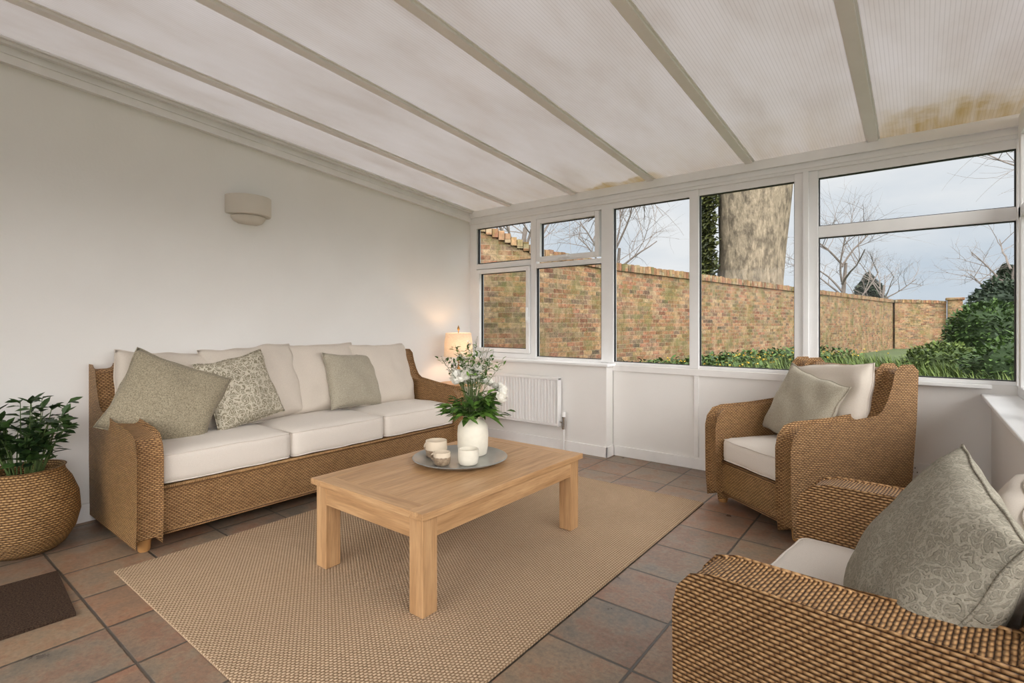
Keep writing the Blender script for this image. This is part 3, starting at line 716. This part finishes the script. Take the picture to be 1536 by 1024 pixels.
def branch(bm,p,d,L,r,lev,rn,maxlev,droop=0):
    n=5; pts=[p.copy()]; rr=[r]
    for i in range(n):
        d=(d+Vector((rn.uniform(-1,1),rn.uniform(-1,1),rn.uniform(-.8,.9)-droop*lev))*.17).normalized(); p=p+d*L/n; pts.append(p.copy()); rr.append(r*(1-(i+1)/n*.6))
    tube(bm,pts,rr,5 if lev<2 else 3,0,cap=False)
    if lev<maxlev:
        k=rn.randint(3,5)
        for j in range(k):
            t=rn.uniform(.3,1); idx=min(n-1,int(t*n)); q=pts[idx].lerp(pts[idx+1],t*n-idx)
            ax=Vector((rn.uniform(-1,1),rn.uniform(-1,1),rn.uniform(-.6,.8))).normalized()
            nd=(d+ax*1.0).normalized(); branch(bm,q,nd,L*rn.uniform(.5,.75),r*.42,lev+1,rn,maxlev,droop)
def bare_tree(name,base,h,r,seed,maxlev=4,mat=M_twig,spread=.5,nb=7,droop=0):
    rn=random.Random(seed); bm=bmesh.new(); base=Vector(base)
    tube(bm,[base,base+Vector((0,0,h*.35)),base+Vector((r,r,h*.7))],[r,r*.75,r*.4],8,0)
    for i in range(nb):
        an=i/nb*6.283+rn.uniform(-.4,.4); z=h*rn.uniform(.25,.7)
        branch(bm,base+Vector((0,0,z)),Vector((math.cos(an)*spread,math.sin(an)*spread,rn.uniform(.3,.9))),h*.42,r*.35,1,rn,maxlev,droop)
    fin(bm,name,mat,False)
bm=bmesh.new(); rn=random.Random(5)
tp=Vector((-4.25,17.1,0))
ringsN=28; lv=[]
zs=[0,.6,1.5,2.5,3.5,4.5,5.5,6.5,7.5,9]
rad=[1.35,1.1,1.0,.95,.93,.96,1.02,1.1,1.15,.9]
for z,r in zip(zs,rad):
    ring=[]
    for k in range(ringsN):
        a=k/ringsN*6.283; rr=r*(1+.10*noise.noise(Vector((math.cos(a)*1.6,math.sin(a)*1.6,z*.5)))); ring.append(bm.verts.new(tp+Vector((rr*math.cos(a)+z*.05,rr*math.sin(a),z))))
    lv.append(ring)
for a,b in zip(lv[:-1],lv[1:]):
    for k in range(ringsN): bm.faces.new((a[k],a[(k+1)%ringsN],b[(k+1)%ringsN],b[k]))
tree=fin(bm,'plane_tree',M_bark,True)
bm=bmesh.new()
for i,(an,z,up,L_) in enumerate(((200,6.5,.15,4.5),(170,5.8,.1,4.2),(20,8.2,.6,4),(220,7.5,.5,5))):
    a=math.radians(an); branch(bm,tp+Vector((math.cos(a)*.7,math.sin(a)*.7,z)),Vector((math.cos(a),math.sin(a),up)),L_,.11,1,rn,4,.22)
fin(bm,'branches',M_twig,False,tree)
bm=bmesh.new()
for i in range(3600):
    z=rv(1.2,6); a=math.radians(rv(165,243)); q=tp+Vector((math.cos(a)*(1.0+rv(0,.5)),math.sin(a)*(1.0+rv(0,.1)),z))
    leaf(bm,q,Vector((math.cos(a)+rv(-1,1),math.sin(a)+rv(-1,1),rv(-1,.4))),rv(.12,.2),rv(.1,.16))
fin(bm,'ivy',M_ivy,False,tree)
bare_tree('bare_tree',(-8.8,11.5,0),5.6,.14,11,4,nb=6)
bare_tree('bare_tree.001',(-9.4,18.5,0),6,.14,23,4,nb=6)
bare_tree('bare_tree.002',(-2.7,27,0),5.6,.14,37,4,nb=7)
bare_tree('bare_tree.003',(3.6,36,0),6.0,.16,41,4,nb=6)
bare_tree('bare_tree.004',(-2.0,42,0),5.4,.14,57,4,nb=7)
bare_tree('bare_tree.005',(4.6,18,0),9.5,.20,71,4,nb=8,spread=.8)
def bush(name,c,r,n,mat,seed,lf=.09,flat=.8):
    rn=random.Random(seed); bm=bmesh.new(); c=Vector(c)
    bmesh.ops.create_icosphere(bm,subdivisions=3,radius=1)
    for v in bm.verts:
        d=v.co.normalized(); v.co=c+Vector((d.x*r,d.y*r,d.z*r*flat))*(.86+.16*noise.noise(d*2+Vector((seed,0,0))))
    for i in range(n):
        d=Vector((rn.gauss(0,1),rn.gauss(0,1),rn.gauss(0,1))).normalized(); q=c+Vector((d.x*r,d.y*r,d.z*r*flat))*(.86+.18*noise.noise(d*2+Vector((seed,0,0)))+rn.uniform(-.05,.12))
        leaf(bm,q,d+Vector((rn.uniform(-1,1),rn.uniform(-1,1),rn.uniform(-.5,1))),lf*rn.uniform(.7,1.3),lf*.5)
    return fin(bm,name,mat,False)
bush('garden_shrub',(1.25,16.5,.95),.85,2800,M_leafo,3,.12,.95)
bush('garden_shrub.001',(1.5,11.5,.45),.95,3600,M_leafo,4,.09,.7)
bush('garden_shrub.002',(.4,13.8,.4),.7,2200,M_grass,5,.09,.6)
bush('garden_shrub.003',(2.9,14.4,.9),1.0,2600,M_leafo,6,.1)
bush('hedge',(3.4,30,1.6),2.0,3500,M_conif,8,.2)
bush('hedge.001',(-9,26,1.2),2.0,2500,M_conif,10,.2,.7)
def conifer(name,base,h,r,n,seed):
    rn=random.Random(seed); bm=bmesh.new(); base=Vector(base)
    tube(bm,[base,base+Vector((0,0,h))],[.12,.02],6,0)
    for i in range(n):
        t=rn.random()**.85; a=rn.uniform(0,6.283); lobe=1+.18*math.sin(a*3+t*9)+.12*math.sin(t*26)
        R=r*(1-t)**.75*rn.uniform(.15,1.0)**.6*lobe; q=base+Vector((math.cos(a)*R,math.sin(a)*R,h*(.10+.88*t)))
        leaf(bm,q,Vector((math.cos(a)+rn.uniform(-.6,.6),math.sin(a)+rn.uniform(-.6,.6),rn.uniform(-.3,.8))),rn.uniform(.35,.6)*(1.25-t),.2)
    return fin(bm,name,M_conif,False)
conifer('conifer_tree',(-3.1,48,0),5.2,2.0,6000,1); conifer('conifer_tree.001',(4.2,44,0),5.0,2.2,5000,2); conifer('conifer_tree.002',(-13,38,0),4.4,1.8,3000,3)
bm=bmesh.new()
def wallx(y): return -4.15+(y-5.8)*.165 if y>5.8 else -4.5+(y-5)*.4
for i in range(10000):
    y=rv(5.2,15); x=wallx(y)+.12+abs(rnd.gauss(0,.7)); hh=rv(.14,.48)
    leaf(bm,Vector((x,y,GZ-.01)),Vector((rv(-.35,.35),rv(-.35,.35),1)),hh,rv(.014,.036),0,up=Vector((1,rv(-1,1),0)))
for i in range(200):
    y=rv(8,15); x=wallx(y)+.3+abs(rnd.gauss(0,.6)); q=Vector((x,y,GZ+rv(.3,.45)))
    tube(bm,[Vector((x,y,GZ)),q],.004,3,0)
    for _ in range(5): leaf(bm,q,Vector((rv(-1,1),rv(-1,1),rv(-.2,1))),.035,.022,1)
for i in range(520):
    y=rv(6.5,15); x=wallx(y)+.25+abs(rnd.gauss(0,.5)); q=Vector((x,y,GZ+rv(.05,.34)))
    for _ in range(9): leaf(bm,q+Vector((rv(-.12,.12),rv(-.12,.12),rv(-.05,.12))),Vector((rv(-1,1),rv(-1,1),rv(0,1))),.10,.06,2)
for i in range(5000):
    x=rv(-1.5,3); y=rv(8.5,15); hh=rv(.12,.40)
    leaf(bm,Vector((x,y,GZ-.01)),Vector((rv(-.4,.4),rv(-.4,.4),1)),hh,rv(.015,.04),0,up=Vector((1,rv(-1,1),0)))
fin(bm,'border_plants',[M_grass,M_yellow,M_leafo],False)
# ================================================================= LIGHT, WORLD, CAMERA
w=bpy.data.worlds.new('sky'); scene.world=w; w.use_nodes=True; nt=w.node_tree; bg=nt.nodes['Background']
N_=nt.nodes.new; Lk=nt.links.new
tc_=N_('ShaderNodeTexCoord'); mp=N_('ShaderNodeMapping'); mp.inputs['Scale'].default_value=(1,1,2.6); Lk(tc_.outputs['Generated'],mp.inputs[0])
nz=N_('ShaderNodeTexNoise'); nz.inputs['Scale'].default_value=2.2; nz.inputs['Detail'].default_value=6; nz.inputs['Roughness'].default_value=.5; Lk(mp.outputs[0],nz.inputs['Vector'])
cr=N_('ShaderNodeValToRGB'); cr.color_ramp.elements[0].position=.36; cr.color_ramp.elements[0].color=S(192,204,216); cr.color_ramp.elements[1].position=.60; cr.color_ramp.elements[1].color=S(229,231,233)
Lk(nz.outputs[0],cr.inputs[0])
sp=N_('ShaderNodeSeparateXYZ'); Lk(tc_.outputs['Generated'],sp.inputs[0])
def mr(src,a,b,c,d):
    m=N_('ShaderNodeMapRange'); m.interpolation_type='SMOOTHSTEP'; Lk(src,m.inputs[0]); m.inputs[1].default_value=a; m.inputs[2].default_value=b; m.inputs[3].default_value=c; m.inputs[4].default_value=d; return m.outputs[0]
def mt(op,a,b):
    m=N_('ShaderNodeMath'); m.operation=op
    for i,q in enumerate((a,b)):
        if hasattr(q,'is_output'): Lk(q,m.inputs[i])
        else: m.inputs[i].default_value=q
    return m.outputs[0]
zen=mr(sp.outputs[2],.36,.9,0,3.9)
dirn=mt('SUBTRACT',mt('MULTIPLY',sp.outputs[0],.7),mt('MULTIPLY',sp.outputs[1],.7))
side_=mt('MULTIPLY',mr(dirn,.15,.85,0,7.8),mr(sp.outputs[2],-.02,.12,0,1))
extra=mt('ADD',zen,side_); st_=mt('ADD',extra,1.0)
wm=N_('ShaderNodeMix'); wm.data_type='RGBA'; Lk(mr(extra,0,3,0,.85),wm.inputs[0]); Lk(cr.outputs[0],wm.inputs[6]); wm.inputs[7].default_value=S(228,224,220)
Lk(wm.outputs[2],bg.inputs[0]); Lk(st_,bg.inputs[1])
sd=bpy.data.lights.new('sun','SUN'); sd.energy=.8; sd.angle=math.radians(40); sd.color=(1,.95,.90)
so=bpy.data.objects.new('sun',sd); col.objects.link(so); so.rotation_euler=Vector((.22,-.45,1)).to_track_quat('Z','Y').to_euler(); so.location=(0,0,10)
cd=bpy.data.cameras.new('camera'); cd.sensor_width=36; cd.lens=36*780/1536; cd.shift_y=-27/1536; cd.clip_start=.02; cd.clip_end=500
co=bpy.data.objects.new('camera',cd); col.objects.link(co); co.location=(0,0,1.25); co.rotation_euler=(math.radians(90),0,math.radians(38.1)); scene.camera=co
scene.view_settings.view_transform='Standard'; scene.view_settings.look='None'; scene.view_settings.exposure=0.1
